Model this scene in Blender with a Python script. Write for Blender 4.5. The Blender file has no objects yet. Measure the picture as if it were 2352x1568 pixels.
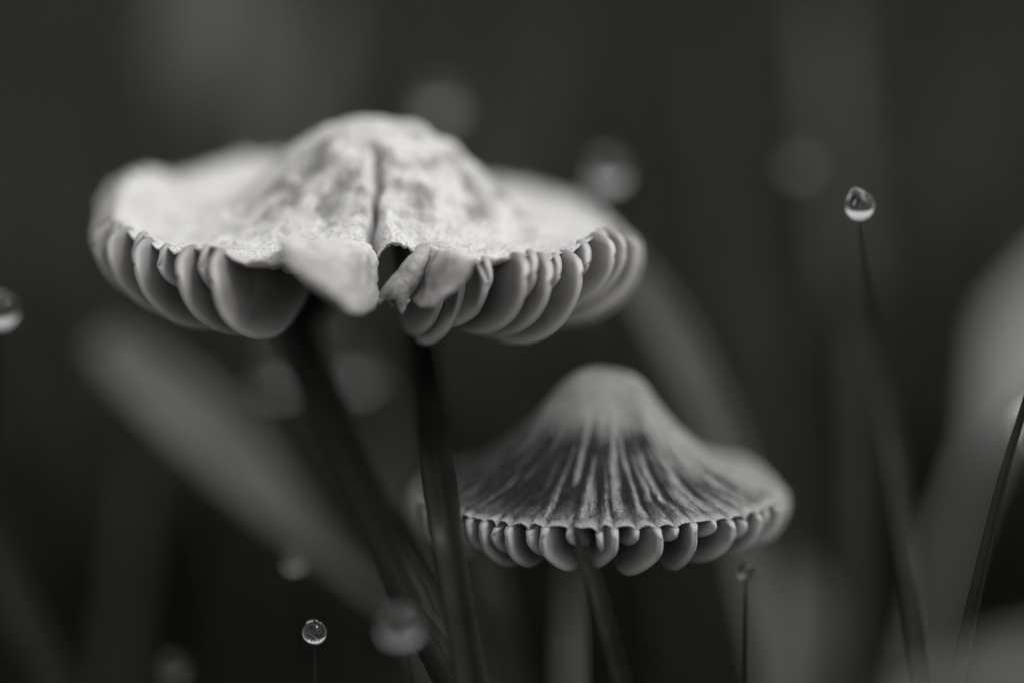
import bpy, math, random
import numpy as np
from mathutils import Vector, noise, Matrix

# ------------------------------------------------------------------ camera, sky, sun, exposure
CM = 0.01                                   # all lengths below are written in centimetres
PITCH = math.radians(10.0)
CAM_H = 9.0                                 # camera height over the ground (cm)
FOCUS = 20.0                                # distance of the sharp plane (cm)
PPC = 415.0                                 # photo pixels (2352 wide) per cm at the sharp plane
LENS = 36.0 * FOCUS / (2352.0 / PPC)

scene = bpy.context.scene
scene.render.engine = 'CYCLES'
scene.cycles.use_denoising = True
scene.cycles.use_adaptive_sampling = False
scene.cycles.max_bounces = 10
scene.cycles.transmission_bounces = 8
scene.cycles.caustics_refractive = True
scene.view_settings.view_transform = 'Standard'
scene.view_settings.look = 'None'
scene.view_settings.exposure = 0.1
scene.view_settings.gamma = 1.0

cam_data = bpy.data.cameras.new('camera')
cam = bpy.data.objects.new('camera', cam_data)
scene.collection.objects.link(cam)
cam.location = (0, 0, CAM_H * CM)
cam.rotation_euler = (math.pi / 2 - PITCH, 0, 0)
cam_data.lens = LENS
cam_data.sensor_width = 36.0
cam_data.clip_start = 0.002
cam_data.clip_end = 2000.0
cam_data.dof.use_dof = True
cam_data.dof.focus_distance = FOCUS * CM
cam_data.dof.aperture_fstop = LENS / 19.0    # an opening 1.9 cm across
scene.camera = cam

SUN_EL, SUN_AZ = math.radians(57), math.radians(122)   # azimuth from +y (away from camera) towards +x
world = bpy.data.worlds.new('World')
scene.world = world
world.use_nodes = True
wn, wl = world.node_tree.nodes, world.node_tree.links
bg = wn['Background']
sky = wn.new('ShaderNodeTexSky')
sky.sky_type = 'NISHITA'
sky.sun_disc = False
sky.sun_elevation = SUN_EL
sky.sun_rotation = SUN_AZ
sky.air_density = 1.0
sky.dust_density = 4.0
hs = wn.new('ShaderNodeHueSaturation')
hs.inputs['Saturation'].default_value = 0.0            # a black-and-white photograph: grey cloud light
wl.new(sky.outputs[0], hs.inputs['Color'])
wl.new(hs.outputs[0], bg.inputs['Color'])
bg.inputs['Strength'].default_value = 0.135
sl = bpy.data.lights.new('sun', 'SUN')
sun = bpy.data.objects.new('sun', sl)
scene.collection.objects.link(sun)
sl.energy = 0.9
sl.angle = math.radians(11)
sl.color = (1.0, 0.985, 0.97)
sd = Vector((math.sin(SUN_AZ) * math.cos(SUN_EL), math.cos(SUN_AZ) * math.cos(SUN_EL), math.sin(SUN_EL)))
sun.rotation_euler = sd.to_track_quat('Z', 'Y').to_euler()

# ------------------------------------------------------------------ helpers
rng = random.Random(7)
FWD = Vector((0, math.cos(PITCH), -math.sin(PITCH)))
UP = Vector((0, math.sin(PITCH), math.cos(PITCH)))
CAM = Vector((0, 0, CAM_H))


def P(x, y, depth):
    """point (cm) seen at photo pixel x, y at the given distance along the view axis"""
    k = depth / (FOCUS * PPC)
    return CAM + FWD * depth + Vector((1, 0, 0)) * ((x - 1176) * k) + UP * ((784 - y) * k)


def mk(name, verts, faces, mat, parent=None, smooth=True, attrs=None, uvs=None):
    me = bpy.data.meshes.new(name)
    off = parent['_base'] if parent is not None else (0, 0, 0)
    vs = [((v[0] - off[0]) * CM, (v[1] - off[1]) * CM, (v[2] - off[2]) * CM) for v in verts]
    me.from_pydata(vs, [], faces)
    me.update()
    if smooth:
        me.polygons.foreach_set('use_smooth', [True] * len(me.polygons))
    for k, vals in (attrs or {}).items():
        a = me.attributes.new(k, 'FLOAT', 'POINT')
        a.data.foreach_set('value', list(vals))
    me.materials.append(mat)
    o = bpy.data.objects.new(name, me)
    scene.collection.objects.link(o)
    if parent is not None:
        o.parent = parent
    return o


def tag(o, label=None, cat=None, group=None, kind=None):
    if label: o['label'] = label
    if cat: o['category'] = cat
    if group: o['group'] = group
    if kind: o['kind'] = kind
    return o


def empty(name, loc):
    o = bpy.data.objects.new(name, None)
    o.empty_display_size = 0.01
    scene.collection.objects.link(o)
    o.location = (loc[0] * CM, loc[1] * CM, loc[2] * CM)
    o['_base'] = (loc[0], loc[1], loc[2])
    return o


def table(pts, period=None):
    xs = [p[0] for p in pts]; ys = [p[1] for p in pts]
    def f(x):
        if period:
            x = (x - xs[0]) % period + xs[0]
        for i in range(len(xs) - 1):
            if x <= xs[i + 1]:
                t = (x - xs[i]) / (xs[i + 1] - xs[i])
                t = min(max(t, 0), 1)
                y0 = ys[i - 1] if i > 0 else (ys[-2] if period else ys[0])
                x0 = xs[i - 1] if i > 0 else (xs[-2] - period if period else xs[0] - 1)
                n = len(xs)
                y3 = ys[i + 2] if i + 2 < n else (ys[1] if period else ys[-1])
                x3 = xs[i + 2] if i + 2 < n else (xs[1] + period if period else xs[-1] + 1)
                h = xs[i + 1] - xs[i]
                def sl_(a, b):
                    return 0 if a * b <= 0 else 2 * a * b / (a + b)
                d0 = (ys[i] - y0) / (xs[i] - x0); d1 = (ys[i + 1] - ys[i]) / h; d2 = (y3 - ys[i + 1]) / (x3 - xs[i + 1])
                m0, m1 = sl_(d0, d1) * h, sl_(d1, d2) * h
                t2, t3 = t * t, t * t * t
                return (2*t3 - 3*t2 + 1) * ys[i] + (t3 - 2*t2 + t) * m0 + (-2*t3 + 3*t2) * ys[i + 1] + (t3 - t2) * m1
        return ys[-1]
    return f


def catmull(pts, n):
    """resample a list of equal-length tuples to n points (Catmull-Rom)"""
    p = [np.array(q, float) for q in pts]
    out = []
    m = len(p) - 1
    for k in range(n):
        t = k / (n - 1) * m
        i = min(int(t), m - 1); f = t - i
        a = p[i - 1] if i > 0 else 2 * p[0] - p[1]
        b, c = p[i], p[i + 1]
        d = p[i + 2] if i + 2 <= m else 2 * p[m] - p[m - 1]
        out.append(0.5 * ((2 * b) + (-a + c) * f + (2*a - 5*b + 4*c - d) * f * f + (-a + 3*b - 3*c + d) * f ** 3))
    return out


def sstep(a, b, x):
    t = min(max((x - a) / (b - a), 0), 1)
    return t * t * (3 - 2 * t)

# ------------------------------------------------------------------ materials


def new_mat(name):
    m = bpy.data.materials.new(name)
    m.use_nodes = True
    nt = m.node_tree
    return m, nt, nt.nodes['Principled BSDF'], nt.nodes, nt.links


def noise_node(nt, scale, detail=4, rough=0.55, vec=None, dist=0.0):
    n = nt.nodes.new('ShaderNodeTexNoise')
    n.inputs['Scale'].default_value = scale
    n.inputs['Detail'].default_value = detail
    n.inputs['Roughness'].default_value = rough
    n.inputs['Distortion'].default_value = dist
    if vec is not None:
        nt.links.new(vec, n.inputs['Vector'])
    return n


def ramp(nt, fac, stops):
    r = nt.nodes.new('ShaderNodeValToRGB')
    el = r.color_ramp.elements
    while len(el) < len(stops):
        el.new(0.5)
    for e, (p, c) in zip(el, stops):
        e.position = p
        e.color = (c[0], c[1], c[2], 1) if hasattr(c, '__len__') else (c, c, c, 1)
    nt.links.new(fac, r.inputs[0])
    return r


def math_node(nt, op, a, b):
    n = nt.nodes.new('ShaderNodeMath'); n.operation = op
    for i, v in enumerate((a, b)):
        if isinstance(v, (int, float)):
            n.inputs[i].default_value = v
        else:
            nt.links.new(v, n.inputs[i])
    return n.outputs[0]


def mix_node(nt, fac, a, b, mode='MIX'):
    n = nt.nodes.new('ShaderNodeMix'); n.data_type = 'RGBA'; n.blend_type = mode
    for i, v in ((0, fac), (6, a), (7, b)):
        if isinstance(v, (int, float)):
            n.inputs[i].default_value = v if i == 0 else (v, v, v, 1)
        elif isinstance(v, tuple):
            n.inputs[i].default_value = (*v, 1)
        else:
            nt.links.new(v, n.inputs[i])
    return n.outputs[2]


def attr(nt, name):
    n = nt.nodes.new('ShaderNodeAttribute'); n.attribute_name = name
    return n.outputs['Fac']


def bump(nt, bsdf, h, strength, dist):
    b = nt.nodes.new('ShaderNodeBump')
    b.inputs['Strength'].default_value = strength
    b.inputs['Distance'].default_value = dist
    nt.links.new(h, b.inputs['Height'])
    nt.links.new(b.outputs[0], bsdf.inputs['Normal'])
    return b


def objcoord(nt):
    return nt.nodes.new('ShaderNodeTexCoord').outputs['Object']


def flesh(bsdf, weight, rad):
    bsdf.inputs['Subsurface Weight'].default_value = weight
    bsdf.inputs['Subsurface Radius'].default_value = (1.0, 0.9, 0.85)
    bsdf.inputs['Subsurface Scale'].default_value = rad * CM


# pale, wet, pitted skin of the open cap
M_PALE, nt, b, N, L = new_mat('pale_cap_skin')
oc = objcoord(nt)
n1 = noise_node(nt, 520, 5, 0.6, oc, 0.6)
n2 = noise_node(nt, 6500, 3, 0.7, oc)
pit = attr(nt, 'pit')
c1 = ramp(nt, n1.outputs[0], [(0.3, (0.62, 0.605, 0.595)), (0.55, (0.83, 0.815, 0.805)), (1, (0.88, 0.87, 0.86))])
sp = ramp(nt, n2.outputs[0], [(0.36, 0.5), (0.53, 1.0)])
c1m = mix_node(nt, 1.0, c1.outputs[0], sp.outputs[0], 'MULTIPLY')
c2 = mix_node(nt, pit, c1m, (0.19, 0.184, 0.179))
L.new(c2, b.inputs['Base Color'])
rr = ramp(nt, n2.outputs[0], [(0.35, 0.28), (0.7, 0.6)])
L.new(rr.outputs[0], b.inputs['Roughness'])
hh = math_node(nt, 'ADD', math_node(nt, 'MULTIPLY', n1.outputs[0], 1.2), math_node(nt, 'MULTIPLY', n2.outputs[0], 0.6))
bump(nt, b, hh, 0.9, 0.0003)
flesh(b, 0.35, 0.06)

def flesh_mat(name, lo, hi, fine, bs, pale):
    m, nt, b, N, L = new_mat(name)
    oc = objcoord(nt)
    n1 = noise_node(nt, 900, 5, 0.65, oc, 0.5)
    n2 = noise_node(nt, fine, 3, 0.75, oc)
    c = ramp(nt, n1.outputs[0], [(0.3, lo), (0.7, hi)])
    g = ramp(nt, n2.outputs[0], [(0.35, 0.72), (0.65, 1.0)])
    rt = ramp(nt, math_node(nt, 'ADD', attr(nt, 'root'), math_node(nt, 'MULTIPLY', n1.outputs[0], 0.5)), [(0.8, 0.0), (1.2, pale)])
    c = mix_node(nt, rt.outputs[0], c.outputs[0], (0.76, 0.745, 0.735))
    L.new(mix_node(nt, 1.0, c, g.outputs[0], 'MULTIPLY'), b.inputs['Base Color'])
    b.inputs['Roughness'].default_value = 0.5
    bump(nt, b, math_node(nt, 'ADD', n1.outputs[0], math_node(nt, 'MULTIPLY', n2.outputs[0], 0.5)), bs, 0.0003)
    flesh(b, 0.3, 0.05)
    return m


M_LOBE = flesh_mat('thin_margin_flesh', (0.30, 0.292, 0.286), (0.55, 0.538, 0.53), 5000, 0.5, 1.0)
M_STRIP = flesh_mat('torn_flesh', (0.26, 0.253, 0.248), (0.50, 0.49, 0.48), 6500, 0.9, 0.3)

# darker ribbed skin of the bell cap, stripes run along the pleats
M_BELL, nt, b, N, L = new_mat('ribbed_cap_skin')
oc = objcoord(nt)
cb = N.new('ShaderNodeCombineXYZ')
ang, rad = attr(nt, 'ang'), attr(nt, 'rad')
L.new(math_node(nt, 'MULTIPLY', ang, 0.85), cb.inputs[0])
L.new(math_node(nt, 'MULTIPLY', rad, 0.9), cb.inputs[1])
s1 = noise_node(nt, 2.4, 4, 0.62, cb.outputs[0], 0.3)
s2 = noise_node(nt, 700, 6, 0.65, oc, 0.4)
s3 = noise_node(nt, 7000, 3, 0.7, oc)
groove = attr(nt, 'groove')
shadeA = attr(nt, 'side_shade')  # painted side shading, also thickens the dark stripes on the shaded side
band = ramp(nt, math_node(nt, 'ADD', rad, math_node(nt, 'MULTIPLY', math_node(nt, 'SUBTRACT', s1.outputs[0], 0.5), 0.35)), [(0.0, 0.0), (0.32, 0.05), (0.42, 1.0), (0.78, 1.0), (0.92, 0.7), (1.0, 0.2)])
stp = ramp(nt, math_node(nt, 'ADD', math_node(nt, 'ADD', s1.outputs[0], math_node(nt, 'MULTIPLY', groove, 0.14)), math_node(nt, 'MULTIPLY', math_node(nt, 'ADD', s2.outputs[0], math_node(nt, 'ADD', s3.outputs[0], shadeA)), 0.12)), [(0.53, 0.0), (0.63, 1.0)])
dk = math_node(nt, 'MULTIPLY', stp.outputs[0], band.outputs[0])
base = ramp(nt, s2.outputs[0], [(0.3, (0.30, 0.30, 0.292)), (0.6, (0.50, 0.50, 0.49)), (1, (0.60, 0.595, 0.585))])
side_shade = attr(nt, 'side_shade')
base2 = mix_node(nt, side_shade, base.outputs[0], (0.045, 0.045, 0.042))  # shade on the cap's left side is mixed into the skin colour
colr = mix_node(nt, dk, base2, (0.016, 0.016, 0.0145))
cr = N.new('ShaderNodeCombineXYZ')
L.new(math_node(nt, 'MULTIPLY', ang, 4.5), cr.inputs[0]); L.new(math_node(nt, 'MULTIPLY', rad, 26.0), cr.inputs[1])
s4 = noise_node(nt, 1.0, 5, 0.7, cr.outputs[0], 1.2)
crk = ramp(nt, s4.outputs[0], [(0.36, 0.15), (0.5, 0.9), (0.6, 1.05), (0.7, 1.6)])
crm = ramp(nt, rad, [(0.0, 0.1), (0.45, 0.3), (0.7, 1.0), (1.0, 0.8)])
colr = mix_node(nt, crm.outputs[0], colr, mix_node(nt, 1.0, colr, crk.outputs[0], 'MULTIPLY'))
marg = ramp(nt, rad, [(0.0, 0.0), (0.94, 0.0), (0.985, 0.7), (1.0, 1.0)])
colr = mix_node(nt, marg.outputs[0], colr, (0.55, 0.545, 0.535))
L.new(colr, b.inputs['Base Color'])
rr = ramp(nt, s3.outputs[0], [(0.35, 0.2), (0.7, 0.55)])
L.new(rr.outputs[0], b.inputs['Roughness'])
hh = math_node(nt, 'ADD', math_node(nt, 'MULTIPLY', s2.outputs[0], 1.0), math_node(nt, 'ADD', math_node(nt, 'MULTIPLY', s3.outputs[0], 0.5), math_node(nt, 'MULTIPLY', s4.outputs[0], 0.7)))
bump(nt, b, hh, 1.0, 0.0004)
flesh(b, 0.06, 0.03)


def gill_mat(name, face, edge):
    m, nt, b, N, L = new_mat(name)
    oc = objcoord(nt)
    n = noise_node(nt, 6000, 4, 0.65, oc)
    n2 = noise_node(nt, 700, 3, 0.5, oc)
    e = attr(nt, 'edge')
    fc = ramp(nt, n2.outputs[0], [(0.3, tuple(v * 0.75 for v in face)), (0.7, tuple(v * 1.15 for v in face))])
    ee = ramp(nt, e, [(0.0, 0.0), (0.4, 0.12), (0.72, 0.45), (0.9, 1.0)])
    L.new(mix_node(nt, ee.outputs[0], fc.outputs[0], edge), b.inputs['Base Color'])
    b.inputs['Roughness'].default_value = 0.6
    bump(nt, b, n.outputs[0], 0.25, 0.00006)
    flesh(b, 0.3, 0.05)
    tr = N.new('ShaderNodeBsdfTranslucent')
    L.new(b.inputs['Base Color'].links[0].from_socket, tr.inputs[0])
    mx = N.new('ShaderNodeMixShader'); mx.inputs[0].default_value = 0.3
    L.new(b.outputs[0], mx.inputs[1]); L.new(tr.outputs[0], mx.inputs[2])
    L.new(mx.outputs[0], N['Material Output'].inputs[0])
    return m


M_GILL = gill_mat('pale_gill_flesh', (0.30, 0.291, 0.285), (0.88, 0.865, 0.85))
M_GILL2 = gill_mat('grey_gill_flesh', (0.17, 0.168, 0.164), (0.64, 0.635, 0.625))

def stem_mat(name, lo, hi, spec):
    m, nt, b, N, L = new_mat(name)
    cx = N.new('ShaderNodeCombineXYZ')
    L.new(math_node(nt, 'MULTIPLY', attr(nt, 'around'), 26.0), cx.inputs[0])
    L.new(math_node(nt, 'MULTIPLY', attr(nt, 'along'), 1.6), cx.inputs[1])
    n = noise_node(nt, 1.0, 5, 0.65, cx.outputs[0], 0.2)
    c = ramp(nt, n.outputs[0], [(0.32, lo), (0.7, hi)])
    L.new(c.outputs[0], b.inputs['Base Color'])
    b.inputs['Roughness'].default_value = 0.55
    b.inputs['Specular IOR Level'].default_value = spec
    bump(nt, b, n.outputs[0], 0.6, 0.0002)
    return m


M_STEM = stem_mat('dark_stem_skin', (0.005, 0.005, 0.004), (0.034, 0.034, 0.029), 0.2)
M_STEM2 = stem_mat('grey_stem_skin', (0.07, 0.07, 0.064), (0.20, 0.20, 0.188), 0.3)


def blade_mat(name, lo, hi, rough=0.45, trans=0.25):
    m, nt, b, N, L = new_mat(name)
    oc = objcoord(nt)
    n = noise_node(nt, 260, 5, 0.6, oc)
    a = attr(nt, 'rib')
    c = ramp(nt, n.outputs[0], [(0.3, lo), (0.75, hi)])
    c2 = mix_node(nt, math_node(nt, 'MULTIPLY', a, 0.5), c.outputs[0], tuple(v * 0.45 for v in lo))
    L.new(c2, b.inputs['Base Color'])
    b.inputs['Roughness'].default_value = rough
    b.inputs['Specular IOR Level'].default_value = 0.18
    tr = N.new('ShaderNodeBsdfTranslucent')
    L.new(c2, tr.inputs[0])
    mx = N.new('ShaderNodeMixShader'); mx.inputs[0].default_value = trans
    L.new(b.outputs[0], mx.inputs[1]); L.new(tr.outputs[0], mx.inputs[2])
    L.new(mx.outputs[0], N['Material Output'].inputs[0])
    return m


M_BL_DARK = blade_mat('dark_blade', (0.013, 0.013, 0.011), (0.028, 0.028, 0.0225))
M_BL_MID = blade_mat('mid_blade', (0.05, 0.05, 0.041), (0.095, 0.095, 0.078))
M_BL_LIGHT = blade_mat('light_blade', (0.16, 0.16, 0.144), (0.27, 0.27, 0.246))
M_BL_PALE = blade_mat('dry_pale_blade', (0.42, 0.415, 0.40), (0.62, 0.615, 0.60))
M_GRASS = blade_mat('meadow_grass', (0.023, 0.0235, 0.0183), (0.064, 0.065, 0.0505))

M_DROP, nt, b, N, L = new_mat('clear_water')
b.inputs['Base Color'].default_value = (1, 1, 1, 1)
b.inputs['Transmission Weight'].default_value = 1.0
b.inputs['IOR'].default_value = 1.333
b.inputs['Roughness'].default_value = 0.0

M_SOIL, nt, b, N, L = new_mat('damp_soil')
oc = objcoord(nt)
n = noise_node(nt, 60, 8, 0.65, oc)
c = ramp(nt, n.outputs[0], [(0.3, (0.03, 0.03, 0.025)), (0.7, (0.06, 0.06, 0.05))])
L.new(c.outputs[0], b.inputs['Base Color']); b.inputs['Roughness'].default_value = 0.85
bump(nt, b, n.outputs[0], 0.8, 0.004)

# ------------------------------------------------------------------ the ground
gv, gf = [], []
G = 72
def gz(x, y):
    return 0.35 * noise.noise(Vector((x * 0.06, y * 0.06, 3.1))) * max(0, 1 - abs(y) / 400)
ticks = sorted(set([round(math.copysign(abs(t) ** 3 * 30000, t), 3) for t in np.linspace(-1, 1, G)]))
for yy in ticks:
    for xx in ticks:
        gv.append((xx, yy + 40, gz(xx, yy + 40)))
nx = len(ticks)
for j in range(nx - 1):
    for i in range(nx - 1):
        gf.append((j*nx + i, j*nx + i + 1, (j+1)*nx + i + 1, (j+1)*nx + i))
tag(mk('ground', gv, gf, M_SOIL), kind='structure')

# ------------------------------------------------------------------ mushroom builder


class Cap:
    """a cap in its own polar frame: phi 0 looks at the camera, positive to the right"""
    def __init__(s, centre, U, Rt, Zt, blend, lean=0.0, seed=0.0, extra=None, pleat=None):
        s.c = centre; s.U = U; s.R = Rt; s.Z = Zt; s.blend = blend; s.lean = lean; s.seed = seed
        s.extra = extra; s.pleat = pleat

    def local(s, r, phi):
        """height over the rim plane of the top skin, phi in degrees, r in cm"""
        R = s.R(phi)
        z = s.U(r) + s.Z(phi) * sstep(s.blend, 1.0, min(r / R, 1.0))
        if s.pleat: z += s.pleat(r, phi, R)
        if s.extra: z += s.extra(r, phi)
        return z

    def pt(s, r, phi, z, t=0.0):
        a = math.radians(phi)
        x = r * math.sin(a) + t * math.cos(a)
        y = -r * math.cos(a) + t * math.sin(a)
        return Vector((s.c.x + x + s.lean * max(s.U(r), 0), s.c.y + y, s.c.z + z))


def build_cap(cap, mat, parent, nphi_front, nphi_back, nr, th0, th1, attrf):
    phis = [-90 + 180 * k / nphi_front for k in range(nphi_front)] + [90 + 180 * k / nphi_back for k in range(nphi_back)]
    n = len(phis)
    verts, attrs = [], {'pit': [], 'ang': [], 'rad': [], 'groove': [], 'side_shade': []}
    rows = [k / nr for k in range(1, nr + 1)]
    rows = [t ** 0.9 for t in rows]
    def add(v, a):
        verts.append(v)
        for k in attrs: attrs[k].append(a.get(k, 0.0))
    for side in (0, 1):
        z0 = cap.local(0.001, 0)
        add(cap.pt(0, 0, z0 - side * th0), attrf(cap, 0.001, 0, 1))
        for t in rows:
            for ph in phis:
                R = cap.R(ph)
                r = t * R
                th = th0 + (th1 - th0) * t
                if t > 0.985: th *= 0.35
                add(cap.pt(r, ph, cap.local(r, ph) - side * th), attrf(cap, r, ph, R))
    faces = []
    base = 1 + n * nr
    for side in (0, 1):
        o = side * base
        for i in range(n):
            j = (i + 1) % n
            f = (o, o + 1 + i, o + 1 + j)
            faces.append(f if side == 0 else f[::-1])
            for k in range(nr - 1):
                a = o + 1 + k * n
                f = (a + i, a + n + i, a + n + j, a + j)
                faces.append(f if side == 0 else f[::-1])
    a = 1 + (nr - 1) * n
    for i in range(n):
        j = (i + 1) % n
        faces.append((a + i, base + a + i, base + a + j, a + j))
    return mk('cap', verts, faces, mat, parent, attrs=attrs)


def build_gill(cap, parent, mat, phi, rin, bulge, depth, rb, thick, drop, cup, twist, und=0.03, seed=0.0, R=None, ztop=None, lift=0.012):
    R = R or cap.R(phi)
    rmax = R + bulge
    nc, nrw = 30, 12
    z_edge = cap.local(R, phi) + lift if ztop is None else ztop
    zmid = z_edge - drop
    grid, edge = [], []
    for i in range(nc):
        s = i / (nc - 1)
        r = rin + (rmax - rin) * math.sin(math.pi / 2 * s) ** 0.9
        if r <= R - 0.03:
            xt = R - r
            cl = cap.local(r, phi + math.degrees(-twist * xt * math.exp(-xt / 0.3) / r))
            zt = cl - und * 0.6
            zt = min(zt, cl - 0.012) if ztop is None else min(zt, ztop + 0.1 * (R - r))
        else:
            q = min((r - (R - 0.03)) / (bulge + 0.03), 1)
            zt = zmid + (z_edge - zmid) * math.sqrt(max(0, 1 - q ** 2.4))
        if r > rb:
            q = (r - rb) / (rmax - rb)
            zb = zmid - (depth - drop) * max(0, 1 - q ** 2.2) ** 0.55
        else:
            q = (r - rin) / (rb - rin)
            z_in = cap.local(rin, phi) - und - 0.02
            zb = z_in + (zmid - (depth - drop) - z_in) * (max(0.0, math.sin(q * math.pi / 2)) ** 0.8)
        zb = min(zb, zt - 0.0005)
        for k in range(nrw):
            v = k / (nrw - 1)
            v = math.sin(v * math.pi / 2)
            z = zt + (zb - zt) * v
            wob = 0.012 * noise.noise(Vector((r * 3 + seed * 7, z * 4, seed * 3.3)))
            xx_ = max(R - r, 0)
            t = cup * math.sin(math.pi * v * 0.8) * s * s - twist * xx_ * math.exp(-xx_ / 0.3) + wob * sstep(0, 0.3, v)
            d = min((1 - v) * (zt - zb) * 1.1, math.sqrt(max(0, (rmax - r))) * 0.16 + (rmax - r) * 0.6)
            grid.append((r, z, t, d))
    verts, at = [], []
    for sgn in (-1, 1):
        for (r, z, t, d) in grid:
            q = min(d / 0.05, 1)
            bead = math.sqrt(max(0, 1 - (1 - q) ** 2))
            h = 0.5 * thick * bead * (1.0 + 0.25 * math.exp(-((d - 0.04) / 0.03) ** 2))
            verts.append(cap.pt(r, phi, z, t + sgn * h))
            at.append(max(0.0, 1 - d / 0.2))
    faces = []
    M = nc * nrw
    for i in range(nc - 1):
        for k in range(nrw - 1):
            a = i * nrw + k
            f = (a, a + nrw, a + nrw + 1, a + 1)
            faces.append(f)
            faces.append(tuple(M + q for q in f[::-1]))
    ring = [i * nrw for i in range(nc)] + [(nc - 1) * nrw + k for k in range(1, nrw)] + \
           [i * nrw + nrw - 1 for i in range(nc - 2, -1, -1)] + [k for k in range(nrw - 2, 0, -1)]
    for a, b_ in zip(ring, ring[1:] + ring[:1]):
        faces.append((a, M + a, M + b_, b_))
    return mk('gill', verts, faces, mat, parent, attrs={'edge': at})


def build_stem(path, mat, parent, nseg=60, nring=20, hairs=None, seed=0):
    """path of (point, radius)"""
    pts = catmull([(p.x, p.y, p.z, r) for p, r in path], nseg)
    verts, faces, aro, alo = [], [], [], []
    for i, q in enumerate(pts):
        c = Vector(q[:3])
        t = Vector(pts[min(i + 1, nseg - 1)][:3]) - Vector(pts[max(i - 1, 0)][:3])
        t.normalize()
        a = t.cross(Vector((0, 1, 0))).normalized(); b_ = t.cross(a).normalized()
        for k in range(nring):
            an = 2 * math.pi * k / nring
            rr_ = q[3] * (1 + 0.06 * noise.noise(Vector((math.cos(an) * 1.5, math.sin(an) * 1.5, c.z * 1.5 + seed))))
            verts.append(c + a * (math.cos(an) * rr_) + b_ * (math.sin(an) * rr_))
            aro.append(abs(2 * k / nring - 1)); alo.append(c.z)
    for i in range(nseg - 1):
        for k in range(nring):
            l = (k + 1) % nring
            faces.append((i*nring + k, i*nring + l, (i+1)*nring + l, (i+1)*nring + k))
    faces.append(tuple(range(nring))); faces.append(tuple((nseg-1)*nring + k for k in range(nring))[::-1])
    st = mk('stem', verts, faces, mat, parent, attrs={'around': aro, 'along': alo})
    return st, pts


def patch(name, rows, thick, mat, parent, nu=36, nv=30, bumpy=0.01, seed=0.0, holes=(), ragged=0.0, edge_w=0.05):
    """curved thin shell through a net of (x, y, depth) photo points"""
    net = [[tuple(P(*q)) for q in row] for row in rows]
    fine = [catmull(row, nu) for row in net]
    grid = [catmull([fine[j][i] for j in range(len(net))], nv) for i in range(nu)]   # grid[u][v]
    verts, at, rt = [], [], []
    pos = [[Vector(grid[i][j]) for j in range(nv)] for i in range(nu)]
    for i in range(nu):
        for j in range(nv):
            p = pos[i][j]
            if ragged and j > nv * 0.5:
                k = (j / nv - 0.5) * 2
                p = p + (pos[i][nv-1] - pos[i][nv-2]) * ragged * k * nv * 0.05 * noise.noise(Vector((i * 0.9, seed, 1.7)))
            pos[i][j] = p
    nor = [[None] * nv for _ in range(nu)]
    for i in range(nu):
        for j in range(nv):
            du = pos[min(i+1, nu-1)][j] - pos[max(i-1, 0)][j]
            dv = pos[i][min(j+1, nv-1)] - pos[i][max(j-1, 0)]
            n_ = du.cross(dv)
            n_.normalize()
            nor[i][j] = n_
    for sgn in (1, -1):
        for i in range(nu):
            for j in range(nv):
                p, n_ = pos[i][j], nor[i][j]
                d = min(i, nu - 1 - i, nv - 1 - j) / 6.0
                h = 0.5 * thick * math.sqrt(max(0.02, 1 - (1 - min(d, 1)) ** 2))
                bb = bumpy * noise.fractal(p * 9 + Vector((seed, 0, 0)), 1.0, 2.0, 4)
                verts.append(p + n_ * (sgn * h + bb))
                at.append(max(0, 1 - d / 1.2))
                rt.append(1 - j / (nv - 1))
    faces = []
    M = nu * nv
    skip = set(holes)
    for i in range(nu - 1):
        for j in range(nv - 1):
            if (i, j) in skip: continue
            a = i * nv + j
            f = (a, a + nv, a + nv + 1, a + 1)
            faces.append(f); faces.append(tuple(M + q for q in f[::-1]))
    ring = [i * nv for i in range(nu)] + [(nu-1) * nv + j for j in range(1, nv)] + \
           [i * nv + nv - 1 for i in range(nu - 2, -1, -1)] + [j for j in range(nv - 2, 0, -1)]
    for a, b_ in zip(ring, ring[1:] + ring[:1]):
        faces.append((a, M + a, M + b_, b_))
    return mk(name, verts, faces, mat, parent, attrs={'edge': at, 'root': rt})


# ------------------------------------------------------------------ the large open mushroom
C1 = P(857, 480, 21.07)
U1 = table([(0, .515), (.15, .51), (.31, .46), (.45, .37), (.60, .235), (.75, .105), (.9, .01), (1.1, -.05), (1.3, -.05), (1.62, .0), (2.5, .0)])
R1 = table([(-180, 1.6), (-120, 1.52), (-90, 1.5), (-60, 1.57), (-30, 1.58), (-24, 1.52), (-20, 1.42), (-8, 1.3), (-2, 1.14), (2, 1.08),
            (8, 1.11), (12, 1.18), (21, 1.30), (27, 1.47), (34, 1.58), (60, 1.54), (90, 1.43), (125, 1.5), (180, 1.6)], 360)
Z1 = table([(-180, .02), (-160, .1), (-146, .15), (-130, .06), (-112, .16), (-90, .10), (-75, .03), (-58, -.03), (-30, -.06), (-12, -.03), (-2, -.06),
            (3, -.06), (8, .03), (13, .0), (20, -.05), (40, -.09), (58, -.04), (75, -.07), (90, -.11), (112, -.14), (125, -.08), (152, -.02), (180, .02)], 360)


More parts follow.
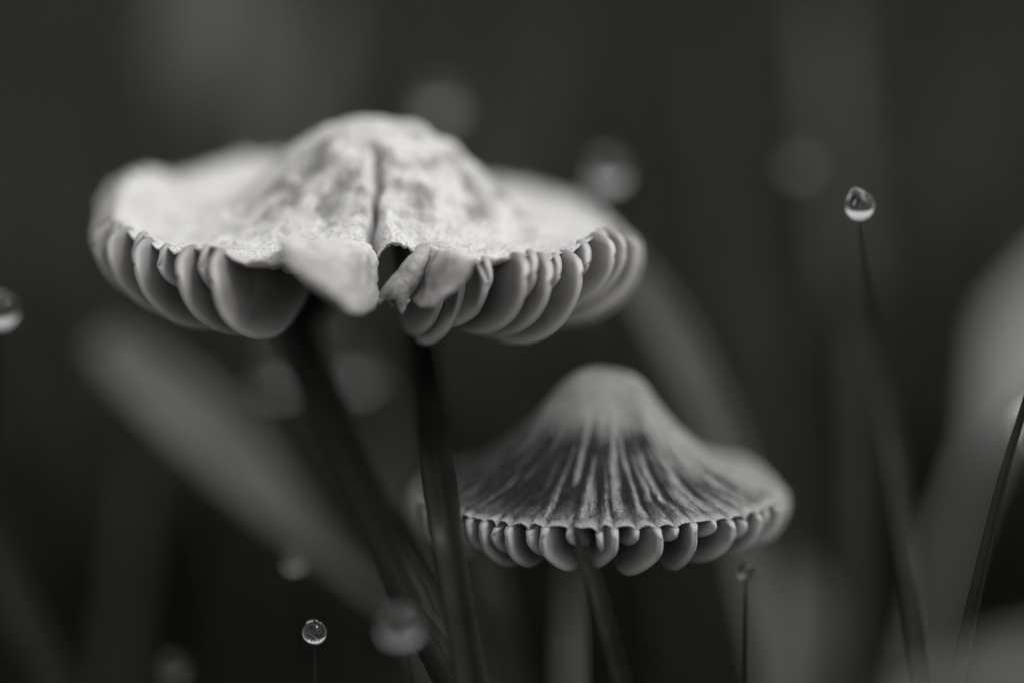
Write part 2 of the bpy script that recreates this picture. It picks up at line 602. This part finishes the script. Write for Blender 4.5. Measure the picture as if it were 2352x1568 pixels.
def fold(r, phi):
    """the deep radial crease, small pits and soft waves of the big cap"""
    a = math.radians(phi)
    x, y = r * math.sin(a), -r * math.cos(a)
    z = 0.0
    if y < 0:
        xg = 0.02 + 0.03 * sstep(0.2, 0.9, -y) - 0.03 * sstep(0.85, 1.1, -y) + 0.016 * math.sin(y * 9) + 0.008 * math.sin(y * 31 + 1)
        k = sstep(0.34, 0.56, -y)
        dx = x - xg
        wd = 0.021 + 0.009 * math.sin(y * 13 + 2)
        z -= 0.12 * k * (0.8 + 0.3 * math.sin(y * 17)) * math.exp(-(dx / wd) ** 2)
        z += 0.022 * k * (math.exp(-((dx - 0.07) / 0.05) ** 2) + math.exp(-((dx + 0.07) / 0.05) ** 2))
    v = Vector((x * 2.6, y * 2.6, 4.2))
    z += 0.030 * noise.fractal(v, 1.0, 2.0, 3) * sstep(0.02, 0.25, r)
    v2 = Vector((x * 5.5 + 3, y * 5.5, 5.5 * U1(r) + 1.2))
    z += 0.036 * noise.fractal(v2, 0.9, 2.1, 4) * sstep(0.1, 0.3, r) * (1 - 0.6 * sstep(0.9, 1.3, r))
    return z


BIG_MAIN = [-60, -50, -37, -29.5, 32, 37.5, 44.5, 55, 61, 69, 78, 88]
BIG_SHORT = [-64, -52.8, -44.5, -33, 27, 35.2, 42, 50.5, 58, 65]
k = -68.0
while k > -180: BIG_MAIN.append(k + rng.uniform(-1, 1)); BIG_SHORT.append(k - 4 + rng.uniform(-1, 1)); k -= 8.2
k = 97.0
while k < 178: BIG_MAIN.append(k + rng.uniform(-1, 1)); BIG_SHORT.append(k + 4 + rng.uniform(-1, 1)); k += 8.6


def pleat1(r, phi, R):
    e = sstep(0.8, 1.0, r / R)
    if e <= 0: return 0.0
    z = 0.0
    for g in BIG_MAIN:
        d = abs((phi - g + 180) % 360 - 180)
        if d < 9: z += 0.03 * math.exp(-(d / 2.3) ** 2)
    for g in BIG_SHORT:
        d = abs((phi - g + 180) % 360 - 180)
        if d < 9: z += 0.035 * math.exp(-(d / 2.2) ** 2)
    z += 0.014 * noise.noise(Vector((phi * 0.9, r * 8, 0.3)))
    return (z - 0.02) * e * e


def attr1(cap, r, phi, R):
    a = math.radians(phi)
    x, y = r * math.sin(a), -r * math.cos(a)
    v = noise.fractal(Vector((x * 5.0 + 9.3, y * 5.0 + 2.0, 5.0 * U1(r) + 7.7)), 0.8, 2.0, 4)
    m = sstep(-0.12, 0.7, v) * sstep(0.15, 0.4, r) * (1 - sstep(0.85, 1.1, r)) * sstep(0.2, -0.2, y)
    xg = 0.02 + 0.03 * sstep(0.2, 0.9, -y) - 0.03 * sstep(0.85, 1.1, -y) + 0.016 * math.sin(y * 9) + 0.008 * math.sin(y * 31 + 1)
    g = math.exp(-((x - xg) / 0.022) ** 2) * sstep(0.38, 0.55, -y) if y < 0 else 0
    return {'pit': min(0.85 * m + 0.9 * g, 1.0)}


cap1 = Cap(C1, U1, R1, Z1, 0.5, extra=fold, pleat=pleat1)
stem1_path = [(C1 + Vector((0.0, 0, 0.25)), .16), (P(760, 610, 21.4), .15), (P(684, 720, 21.7), .145), (P(698, 810, 21.6), .14), (P(784, 1000, 21.3), .14),
              (P(872, 1200, 20.8), .14), (P(972, 1400, 20.25), .145), (P(1062, 1570, 19.95), .15)]
last = stem1_path[-1][0]
stem1_path += [(last + Vector((.55, -.25, -1.3)), .155), (Vector((last.x + 1.1, last.y - .3, 1.0)), .16), (Vector((last.x + 1.3, last.y - .3, -0.2)), .19)]
base1 = Vector((stem1_path[-1][0].x, stem1_path[-1][0].y, 0.0))
big = empty('mushroom', base1)
tag(big, 'large pale mushroom with a wide split upturned cap and dark leaning stem', 'mushroom')
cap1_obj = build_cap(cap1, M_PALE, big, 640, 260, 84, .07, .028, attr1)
cap1_obj['_base'] = big['_base']
st1, sp = build_stem(stem1_path, M_STEM, big, 90, 24)
hrng = random.Random(21)
hv, hf = [], []
for k in range(420):
    q = sp[hrng.randint(46, 70)]
    an, tl = hrng.uniform(0, 2 * math.pi), hrng.uniform(.02, .055)
    o_ = Vector((math.cos(an), math.sin(an), hrng.uniform(-.2, .5)))
    p_ = Vector(q[:3]) + Vector((math.cos(an), math.sin(an), 0)) * (q[3] * .93) + Vector((0, 0, hrng.uniform(-.05, .05)))
    n0 = len(hv)
    hv += [p_ + Vector((.004, 0, 0)), p_ + Vector((-.003, .003, 0)), p_ + Vector((0, -.003, .003)), p_ + o_ * tl]
    hf += [(n0, n0 + 1, n0 + 3), (n0 + 1, n0 + 2, n0 + 3), (n0 + 2, n0, n0 + 3)]
st1['_base'] = big['_base']
mk('stem_hairs', hv, hf, M_STEM2, st1, attrs={'around': [.5] * len(hv), 'along': [.5] * len(hv)})['kind'] = 'stuff'
for g in BIG_MAIN:
    sd_ = rng.uniform(0, 50)
    back = abs(g) > 95
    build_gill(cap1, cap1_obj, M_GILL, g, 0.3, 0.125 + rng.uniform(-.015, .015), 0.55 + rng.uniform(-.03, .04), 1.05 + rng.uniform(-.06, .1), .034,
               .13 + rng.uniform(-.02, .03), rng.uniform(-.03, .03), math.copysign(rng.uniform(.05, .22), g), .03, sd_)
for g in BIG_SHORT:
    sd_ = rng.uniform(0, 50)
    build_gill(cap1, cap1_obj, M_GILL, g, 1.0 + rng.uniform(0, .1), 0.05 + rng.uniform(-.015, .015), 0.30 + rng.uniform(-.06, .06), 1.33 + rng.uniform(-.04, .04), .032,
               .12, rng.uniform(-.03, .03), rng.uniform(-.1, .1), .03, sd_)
# gills behind the split
for g, rr_, dep, bl in ((-22, 1.2, .16, .02), (-14.5, 1.1, .3, .04), (-7, 1.0, .32, .03), (18.5, 1.14, .53, .18), (23, 1.24, .55, .1), (26, 1.40, .42, .1)):
    build_gill(cap1, cap1_obj, M_GILL, g, 0.3, bl, dep, rr_ - .35, .036, .12, .02, (0.2 if g < 20 else 0.5) if g > 0 else 0.0, .03, rng.uniform(0, 50), R=rr_)
# the margin that folds down beside the split
patch('margin_lobe', [
    [(650, 566, 20.1), (700, 566, 20.1), (760, 566, 20.12), (822, 562, 20.12), (860, 588, 20.06)],
    [(634, 540, 19.74), (700, 556, 19.66), (772, 560, 19.68), (830, 566, 19.82), (867, 600, 19.99)],
    [(658, 602, 19.42), (722, 622, 19.34), (788, 632, 19.38), (840, 634, 19.66), (871, 640, 19.94)],
    [(706, 652, 19.32), (764, 672, 19.25), (810, 680, 19.34), (848, 676, 19.62), (870, 668, 19.92)],
    [(764, 698, 19.28), (799, 713, 19.27), (828, 720, 19.36), (850, 713, 19.6), (866, 694, 19.86)]],
    .018, M_LOBE, cap1_obj, 60, 50, .020, 2.2)
patch('margin_lobe', [
    [(976, 568, 20.2), (1004, 578, 20.1), (1054, 590, 19.98), (1096, 596, 19.8)],
    [(978, 574, 20.08), (1008, 578, 19.82), (1052, 588, 19.64), (1092, 598, 19.52)],
    [(966, 650, 20.02), (1000, 662, 19.70), (1040, 658, 19.55), (1072, 640, 19.48)],
    [(944, 690, 20.02), (966, 706, 19.76), (1002, 702, 19.58), (1044, 668, 19.5)]],
    .018, M_LOBE, cap1_obj, 48, 44, .016, 5.5)
# the torn strip of flesh hanging in the split
rag = [(862, 688), (872, 701), (882, 690), (891, 694), (899, 706), (906, 698), (915, 711), (923, 724), (931, 708), (938, 690)]
patch('torn_strip', [
    [(960 + 3.5 * q, 566 - 1.0 * q, 20.0) for q in range(10)],
    [(936 + 5.4 * q, 592 + 1.2 * q, 19.95 - .004 * q * (9 - q)) for q in range(10)],
    [(908 + 6.6 * q, 626 + 2.0 * q, 19.92 - .004 * q * (9 - q)) for q in range(10)],
    [(880 + 7.2 * q, 658 + 2.4 * q, 19.90 - .004 * q * (9 - q)) for q in range(10)],
    [(x, y, 19.88) for x, y in rag]], .022, M_STRIP, cap1_obj, 40, 40, .012, 8.1,
    holes=[(i, j) for i in (16, 17, 18) for j in (34, 35, 36)])

# ------------------------------------------------------------------ the small bell mushroom
C2 = P(1372, 1125, 20.95)
U2 = table([(0, .715), (.12, .70), (.23, .635), (.31, .54), (.39, .44), (.51, .32), (.66, .2), (.82, .105), (1.0, .04), (1.13, .0), (2, .0)])
R2 = table([(-180, 1.06), (-90, 1.08), (-30, 1.1), (0, 1.10), (30, 1.1), (70, 1.09), (100, 1.08), (140, 1.06), (180, 1.06)], 360)
Z2 = table([(-180, .0), (-90, .0), (-40, .03), (0, .03), (30, .03), (60, .02), (90, -.02), (125, .05), (150, .02), (180, .0)], 360)
SM_MAIN = [-38.5, -33, -24.5, -13.5, 6.5, 19, 30.5, 43.5, 57, 68, 79, 90]
SM_SHORT = [-43, -28.8, -18.5, -6, 2.0, 13, 25, 37.5, 50.5, 62.5, 73]
k = -48.0
while k > -180: SM_MAIN.append(k + rng.uniform(-1, 1)); SM_SHORT.append(k - 5 + rng.uniform(-1, 1)); k -= 10.3
k = 100.0
while k < 176: SM_MAIN.append(k + rng.uniform(-1, 1)); SM_SHORT.append(k + 5 + rng.uniform(-1, 1)); k += 10.3
SM_ALL = sorted(SM_MAIN + SM_SHORT)


CUSP = [(g - 3.0, rng.uniform(.6, 1.0)) for g in SM_MAIN] + [(g - 3.0, rng.choice((.25, .5, .9, 1.5))) for g in SM_SHORT]
CUSP.sort()


def ridge2(phi):
    """1 at the foot of a gill, 0 half way between two; and the reach of the point there"""
    ph = (phi + 180) % 360 - 180
    lo = [c_ for c_ in CUSP if c_[0] <= ph] or [(CUSP[-1][0] - 360, CUSP[-1][1])]
    hi = [c_ for c_ in CUSP if c_[0] > ph] or [(CUSP[0][0] + 360, CUSP[0][1])]
    a, b_ = lo[-1], hi[0]
    t = (ph - a[0]) / (b_[0] - a[0])
    arch = 1 - (2 * t - 1) ** 2
    amp = a[1] + (b_[1] - a[1]) * t
    return (1 - arch ** 0.7) ** 1.2, amp


RC = {}
def ridge2c(phi):
    k_ = round(phi, 3)
    if k_ not in RC: RC[k_] = ridge2(phi)
    return RC[k_]


def pleat2(r, phi, R):
    t = r / R
    e = sstep(0.3, 0.7, t)
    if e <= 0: return 0.0
    g, amp = ridge2c(phi)
    z = -0.016 * e * g
    m = sstep(0.88, 1.0, t)
    z += m * m * (0.004 - 0.016 * g * amp * amp)
    z += 0.012 * noise.noise(Vector((phi * 0.35, r * 1.5, 2.3))) * e
    return z


def extra2(r, phi):
    a = math.radians(phi)
    x, y = r * math.sin(a), -r * math.cos(a)
    z = 0.012 * noise.fractal(Vector((x * 4, y * 4, 1.1)), 1.0, 2.0, 4)
    z += 0.006 * noise.fractal(Vector((x * 14, y * 14, 5.1)), 1.0, 2.0, 3) * sstep(.3, .7, r)
    return z


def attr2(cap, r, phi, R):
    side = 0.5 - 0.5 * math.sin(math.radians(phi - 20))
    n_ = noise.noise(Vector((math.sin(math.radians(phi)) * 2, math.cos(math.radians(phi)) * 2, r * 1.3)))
    w = sstep(0.58, 0.98, side + 0.3 * n_) * sstep(0.26, 0.46, r + 0.1 * n_) * 0.5  # left side: shade put into the colour, with a ragged border
    w -= 1.6 * sstep(0.62, 1.0, 1 - side + 0.2 * n_)  # right side: light put into the colour by thinning the dark stripes
    return {'ang': phi / 10.0 if phi < 180 else (phi - 360) / 10.0, 'rad': r / R, 'groove': ridge2c(phi)[0] - .15, 'side_shade': w}


cap2 = Cap(C2, U2, R2, Z2, 0.55, lean=0.05, extra=extra2, pleat=pleat2)
s2_path = [(C2 + Vector((.03, 0, .3)), .12), (P(1325, 1200, 20.95), .115), (P(1312, 1330, 20.95), .11), (P(1306, 1450, 20.95), .11), (P(1304, 1570, 20.95), .112)]
last = s2_path[-1][0]
s2_path += [(last + Vector((.0, .02, -1.4)), .115), (Vector((last.x + .1, last.y + .05, 0.9)), .12), (Vector((last.x + .15, last.y + .05, -0.2)), .15)]
small = empty('mushroom', Vector((s2_path[-1][0].x, s2_path[-1][0].y, 0.0)))
tag(small, 'smaller grey bell mushroom with a ribbed cap and scalloped rim', 'mushroom')
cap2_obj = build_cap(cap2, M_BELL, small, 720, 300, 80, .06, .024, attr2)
cap2_obj['_base'] = small['_base']
build_stem(s2_path, M_STEM2, small, 60, 20, seed=4)
for g in [q - 3.0 for q in SM_MAIN]:
    build_gill(cap2, cap2_obj, M_GILL2, g, 0.22, 0.035 + rng.uniform(-.01, .012), 0.285 + rng.uniform(-.03, .03), 0.86 + rng.uniform(-.05, .05), .034,
               .055, rng.uniform(-.02, .02), math.copysign(rng.uniform(.9, 1.3), g) if abs(g) < 25 else math.copysign(rng.uniform(.3, .6), g), .026, rng.uniform(0, 50))
for g in [q - 3.0 for q in SM_SHORT]:
    build_gill(cap2, cap2_obj, M_GILL2, g, 0.75, 0.02 + rng.uniform(-.01, .01), 0.14 + rng.uniform(-.04, .04), 0.96, .03,
               .045, rng.uniform(-.02, .02), math.copysign(rng.uniform(.2, .9), g), .026, rng.uniform(0, 50))

# ------------------------------------------------------------------ grass blades one can tell apart


def blade(name, pts, mat, label, cat='grass blade', group=None, ground=True, twist=0.0, fold_=0.25, nseg=60, thick=0.014, root=None, ribs=3):
    """pts: (x, y, depth, width in photo pixels) from the tip down; goes on to the ground"""
    q = []
    for (x, y, d, w) in pts:
        p = P(x, y, d)
        q.append((p.x, p.y, p.z, w * d / (FOCUS * PPC)))
    if ground:
        a, b_ = np.array(q[-2]), np.array(q[-1])
        dz = b_[2]
        sl_ = (b_ - a) / max(a[2] - b_[2], .3)
        mx = b_ + sl_ * dz * 0.5; mx[2] = b_[2] * .5; mx[3] = b_[3]
        ex = b_ + sl_ * dz * 0.75; ex[2] = -0.3; ex[3] = b_[3] * .8
        q += [tuple(mx), tuple(ex)]
    c = catmull(q, nseg)
    across = 9
    verts, rib = [], []
    cen = [Vector(k_[:3]) for k_ in c]
    base = cen[-1]
    for i in range(nseg):
        t = cen[max(i-1, 0)] - cen[min(i+1, nseg-1)]
        t.normalize()
        view = (CAM - cen[i]).normalized()
        side = t.cross(view).normalized()
        nrm = side.cross(t).normalized()
        rot = Matrix.Rotation(twist * (i / nseg + .3), 3, t)
        side = rot @ side; nrm = rot @ nrm
        w = max(c[i][3], 0.004)
        for sgn in (1, -1):
            for k_ in range(across):
                u = k_ / (across - 1) * 2 - 1
                h = thick * .5 * (1 - u ** 4) + .001
                rb = 0.5 + 0.5 * math.cos(u * math.pi * ribs)
                z = -fold_ * w * (1 - abs(u)) * .5 + sgn * (h + 0.003 * rb)
                verts.append(cen[i] + side * (u * w * .5) + nrm * z)
                rib.append(1 - rb)
    faces = []
    W = across * 2
    for i in range(nseg - 1):
        a, b_ = i * W, (i + 1) * W
        for k_ in range(across - 1):
            faces.append((a + k_, b_ + k_, b_ + k_ + 1, a + k_ + 1))
            faces.append((a + across + k_ + 1, b_ + across + k_ + 1, b_ + across + k_, a + across + k_))
        faces.append((a, a + across, b_ + across, b_))
        faces.append((a + across - 1, b_ + across - 1, b_ + W - 1, a + W - 1))
    for o_ in (0, (nseg - 1) * W):
        for k_ in range(across - 1):
            faces.append((o_ + k_, o_ + k_ + 1, o_ + across + k_ + 1, o_ + across + k_))
    o = mk(name, verts, faces, mat, None, attrs={'rib': rib})
    tag(o, label, cat, group)
    return o


blade('grass_blade', [(232, 770, 24.6, 70), (300, 835, 24.2, 120), (420, 935, 24.1, 160), (540, 1050, 24.0, 150), (650, 1170, 23.8, 100), (780, 1295, 23.6, 40), (930, 1420, 23.4, 20), (1000, 1560, 23.3, 20)], M_BL_LIGHT,
      'broad pale blurred grass blade leaning left below the large mushroom', twist=.2)
blade('grass_blade', [(965, 700, 21.9, 60), (978, 860, 21.2, 78), (995, 1000, 20.5, 80), (1020, 1180, 19.75, 80), (1046, 1350, 19.6, 76), (1082, 1570, 19.55, 74)], M_BL_DARK,
      'dark straight grass blade crossing the end of the small cap', fold_=.35)
blade('grass_blade', [(1312, 1196, 19.5, 8), (1330, 1250, 19.48, 26), (1362, 1330, 19.45, 34), (1395, 1450, 19.4, 36), (1428, 1570, 19.4, 38)], M_BL_DARK,
      'thin dark grass blade whose tip touches the scalloped rim of the small mushroom', fold_=.5)
blade('grass_blade', [(1400, 560, 23.4, 40), (1465, 650, 23.4, 76), (1545, 770, 23.4, 84), (1620, 920, 23.4, 84), (1670, 1050, 23.4, 80), (1720, 1300, 23.4, 76)], M_BL_LIGHT,
      'grey blurred grass blade arching out from under the large cap behind the small one')
blade('grass_blade', [(2420, 700, 20.1, 10), (2352, 935, 20.1, 18), (2305, 1090, 20.05, 22), (2255, 1300, 20.0, 28), (2195, 1568, 20.0, 36)], M_BL_DARK,
      'thin dark sharp grass stalk crossing a pale blurred leaf', fold_=.5)
blade('grass_blade', [(1973, 505, 20.34, 2), (1976, 570, 20.9, 8), (1988, 700, 21.9, 18), (2018, 850, 22.0, 34), (2060, 1080, 21.8, 40), (2092, 1330, 21.2, 40), (2112, 1570, 20.6, 42)], M_GRASS,
      'dark grass blade bearing a sharp round water drop at its tip', fold_=.4)
blade('grass_blade', [(1938, 560, 23.2, 12), (1950, 760, 23.2, 50), (1962, 1000, 23.2, 60), (1965, 1300, 23.2, 64), (1960, 1570, 23.2, 66)], M_BL_MID,
      'dim upright grass blade just behind the blade with the sharp water drop')
blade('leaf', [(2450, 540, 26.5, 40), (2410, 670, 26.5, 180), (2370, 800, 26.5, 220), (2310, 930, 26.5, 130), (2262, 1030, 26.5, 40), (2180, 1250, 26.5, 30), (2120, 1500, 26.5, 30)], M_BL_PALE,
      'broad pale blurred leaf behind a thin dark grass stalk', 'leaf', fold_=.1)
blade('grass_blade', [(1815, 1270, 24.2, 30), (1838, 1350, 24.2, 110), (1845, 1450, 24.2, 120), (1835, 1580, 24.2, 110), (1820, 1750, 24.2, 100)], M_BL_LIGHT,
      'short broad grey blade with a blunt tip beside the small mushroom')
blade('grass_blade', [(-60, 1180, 23.0, 20), (10, 1330, 23.0, 60), (75, 1460, 23.0, 70), (130, 1580, 23.0, 70)], M_BL_MID,
      'dim blurred grass blade slanting alone away from the mushrooms')
blade('grass_blade', [(1070, 1180, 22.6, 30), (1110, 1300, 22.6, 62), (1150, 1450, 22.5, 70), (1180, 1580, 22.5, 70)], M_BL_MID,
      'dull grass blade rising between the two mushroom stems')
blade('grass_blade', [(868, 840, 23.6, 14), (888, 930, 23.6, 46), (905, 1040, 23.6, 60), (935, 1160, 23.5, 60), (985, 1290, 23.4, 60), (1040, 1450, 23.3, 60)], M_BL_MID,
      'narrow blurred grass blade directly behind the dark leaning stem')

# ------------------------------------------------------------------ meadow
def grass_mass(name, n, label, seed, region, h0, h1, w0, w1, mat):
    r = np.random.default_rng(seed)
    V, F = [], []
    seg = 5
    for b_ in range(n):
        x, y = region(r)
        h = r.uniform(h0, h1) * (0.7 + 0.3 * r.random()); w = r.uniform(w0, w1)
        a = r.uniform(0, 2 * math.pi); lean = r.uniform(.05, .75) * h; fa = r.uniform(0, 2 * math.pi)
        dx, dy = math.cos(a), math.sin(a); sx, sy = math.cos(fa), math.sin(fa)
        o = len(V)
        for i in range(seg):
            t = i / (seg - 1)
            cx, cy = x + dx * lean * t ** 2, y + dy * lean * t ** 2
            cz = -.3 + (h + .3) * (t - .25 * (lean / h) * t ** 2)
            ww = w * .5 * (1 - t ** 2.2) + .004
            V += [(cx - sx * ww, cy - sy * ww, cz), (cx - sy * ww * .35, cy + sx * ww * .35, cz), (cx + sx * ww, cy + sy * ww, cz)]
        for i in range(seg - 1):
            for k_ in range(2):
                q = o + i * 3 + k_
                F.append((q, q + 1, q + 4, q + 3))
    ob = mk(name, V, F, mat, None, attrs={'rib': [0.0] * len(V)})
    return tag(ob, label, 'grass', kind='stuff')


def reg_far(r):
    d = 27 + 150 * r.random() ** 1.6
    return (r.uniform(-1, 1) * (8 + .3 * d), d)
def reg_near(r):
    return (r.uniform(-11, 11), r.uniform(6, 27))
grass_mass('grass', 15000, 'dark meadow grass blurred far behind the mushrooms', 3, reg_far, 3.0, 7.5, .2, .45, M_GRASS)
grass_mass('grass', 2200, 'short dark grass around the feet of the mushrooms', 4, reg_near, 1.2, 2.6, .15, .3, M_GRASS)

# ------------------------------------------------------------------ water drops
def drop(x, y, d, r, label, tip=0.35, tipdir=(-.35, 0, 1), squash=1.0, group=None):
    c = P(x, y, d)
    td = Vector(tipdir).normalized()
    V, F = [], []
    nu, nv = 32, 20
    rx = td.to_track_quat('Z', 'X').to_matrix()
    for j in range(nv + 1):
        th = math.pi * j / nv
        for i in range(nu):
            ph = 2 * math.pi * i / nu
            rr_ = math.sin(th); z = math.cos(th)
            if z > 0:
                z += tip * z ** 4
                rr_ *= 1 - .25 * tip * z
            V.append(c + rx @ Vector((rr_ * math.cos(ph) * r, rr_ * math.sin(ph) * r, z * r * squash)))
    for j in range(nv):
        for i in range(nu):
            k_ = (i + 1) % nu
            F.append((j*nu + i, (j+1)*nu + i, (j+1)*nu + k_, j*nu + k_))
    o = mk('water_drop', V, F, M_DROP)
    return tag(o, label, 'water drop', group)


drop(1975, 474, 20.3, .082, 'clear round water drop sharp on the tip of a dark grass blade')


def dew(x, y, d, r, label, dx=30, w=26, group='blurred dew drops', mat=None):
    """a drop and the thin blade whose tip carries it"""
    drop(x, y, d, r, label, tip=.15, tipdir=(-.2, 0, 1), group=group)
    k_ = d / (FOCUS * PPC)
    q = r / k_
    blade('grass_blade', [(x + dx * .02, y + q * .75, d, 4), (x + dx * .1, y + q + 90, d + .02, w * .7), (x + dx * .5, y + q + 300, d + .05, w), (x + dx * 1.1, y + q + 620, d + .05, w * 1.1)],
          mat or M_BL_DARK, 'dark blade under the ' + label, fold_=.4, nseg=36)


dew(1397, 396, 22.6, .12, 'bright blurred dew drop hanging over the end of the large cap', 60)
dew(1010, 240, 24.6, .11, 'faint blurred dew drop just above the top of the large cap', -20)
dew(1838, 376, 24.4, .06, 'small dim dew drop next to the sharp round drop', 40)
dew(0, 716, 20.9, .105, 'bright dew drop alone at the far side of the large cap', -40)
dew(638, 868, 24.2, .11, 'blurred dew drop against the dark leaning stem under the large cap', 40)
dew(818, 852, 24.4, .12, 'blurred dew drop between the leaning stem and the straight dark blade', 40)
dew(722, 1452, 20.1, .068, 'small sharp dew drop below the pale leaning blade', 20, 14)
dew(920, 1440, 18.7, .11, 'brightest blurred dew drop in front of the dark leaning stem', 60, 18)
dew(676, 1288, 21.4, .06, 'faint dew drop against the pale leaning blade', 40, 18)
dew(1714, 1312, 20.5, .045, 'tiny dew drop under the scalloped rim of the small mushroom', 10, 12)
dew(398, 1532, 22.0, .07, 'faint low dew drop in the darkest grass', 20, 20)

# faint blades standing far back
for (x, yt, d, w, ln, mt) in ((1890, -60, 29, 60, 60, M_BL_LIGHT), (2180, 200, 30, 70, -40, M_BL_MID), (1640, 120, 28, 60, 50, M_BL_MID), (740, -80, 31, 80, -60, M_BL_LIGHT),
                              (210, 300, 29, 110, 120, M_BL_MID), (60, 120, 28, 50, 30, M_BL_MID), (640, 170, 30, 90, 40, M_BL_LIGHT), (1520, 760, 27, 50, 90, M_BL_MID),
                              (1240, 40, 30, 60, -20, M_BL_MID), (2290, -40, 31, 70, -90, M_BL_MID), (1760, 560, 27, 54, 40, M_BL_MID), (330, 1000, 26, 50, -80, M_BL_MID)):
    blade('grass_blade', [(x, yt, d, 8), (x + ln * .2, yt + 150, d, w * .8), (x + ln * .6, yt + 420, d, w), (x + ln * 1.2, yt + 800, d, w)], mt,
          'faint blurred grass blade standing far behind the mushrooms', group='faint blades far behind', nseg=30)

# a broad leaf far back and a dry blade close to the lens
blade('leaf', [(480, -160, 33, 160), (500, -20, 33, 190), (490, 110, 33, 200), (470, 210, 33, 120), (455, 330, 33, 40), (450, 600, 33, 34)], M_BL_LIGHT,
      'pale blurred leaf standing far behind the upturned edge of the large cap', 'leaf', fold_=.1)
blade('dry_blade', [(2060, 1680, 15.6, 30), (2190, 1600, 15.5, 80), (2330, 1550, 15.4, 110), (2480, 1550, 15.3, 120), (2640, 1640, 15.2, 110)], M_BL_PALE,
      'pale dry blade arching low in front of the thin dark grass stalk', 'dry blade', fold_=.1)

# ------------------------------------------------------------------ third mushroom, mostly out of view
C3 = P(2772, 955, 20.75)
U3 = table([(0, .5), (.2, .46), (.4, .34), (.6, .18), (.8, .06), (1.08, 0), (2, 0)])
one = table([(-180, 1.08), (0, 1.08), (180, 1.08)], 360)
nul = table([(-180, .0), (0, .0), (180, .0)], 360)
cap3 = Cap(C3, U3, one, nul, .5, extra=lambda r, p: 0.012 * noise.noise(Vector((r * math.sin(math.radians(p)) * 4, r * math.cos(math.radians(p)) * 4, 9))))
p3 = [(C3 + Vector((0, 0, .2)), .11), (C3 + Vector((.02, 0, -1)), .11), (C3 + Vector((.1, 0, -3)), .12), (Vector((C3.x + .15, C3.y, -.2)), .14)]
third = empty('mushroom', Vector((C3.x + .15, C3.y, 0)))
tag(third, 'third pale mushroom whose gilled rim shows behind the thin dark grass stalk', 'mushroom')
cap3_obj = build_cap(cap3, M_PALE, third, 180, 180, 40, .06, .024, lambda *a: {})
cap3_obj['_base'] = third['_base']
build_stem(p3, M_STEM2, third, 40, 16, seed=9)
for k in range(36):
    build_gill(cap3, cap3_obj, M_GILL, -180 + k * 10 + rng.uniform(-1, 1), .22, .06, .3, .8, .034, .1, rng.uniform(-.02, .02), .1, .026, rng.uniform(0, 50))

for o in scene.objects:
    if '_base' in o: del o['_base']
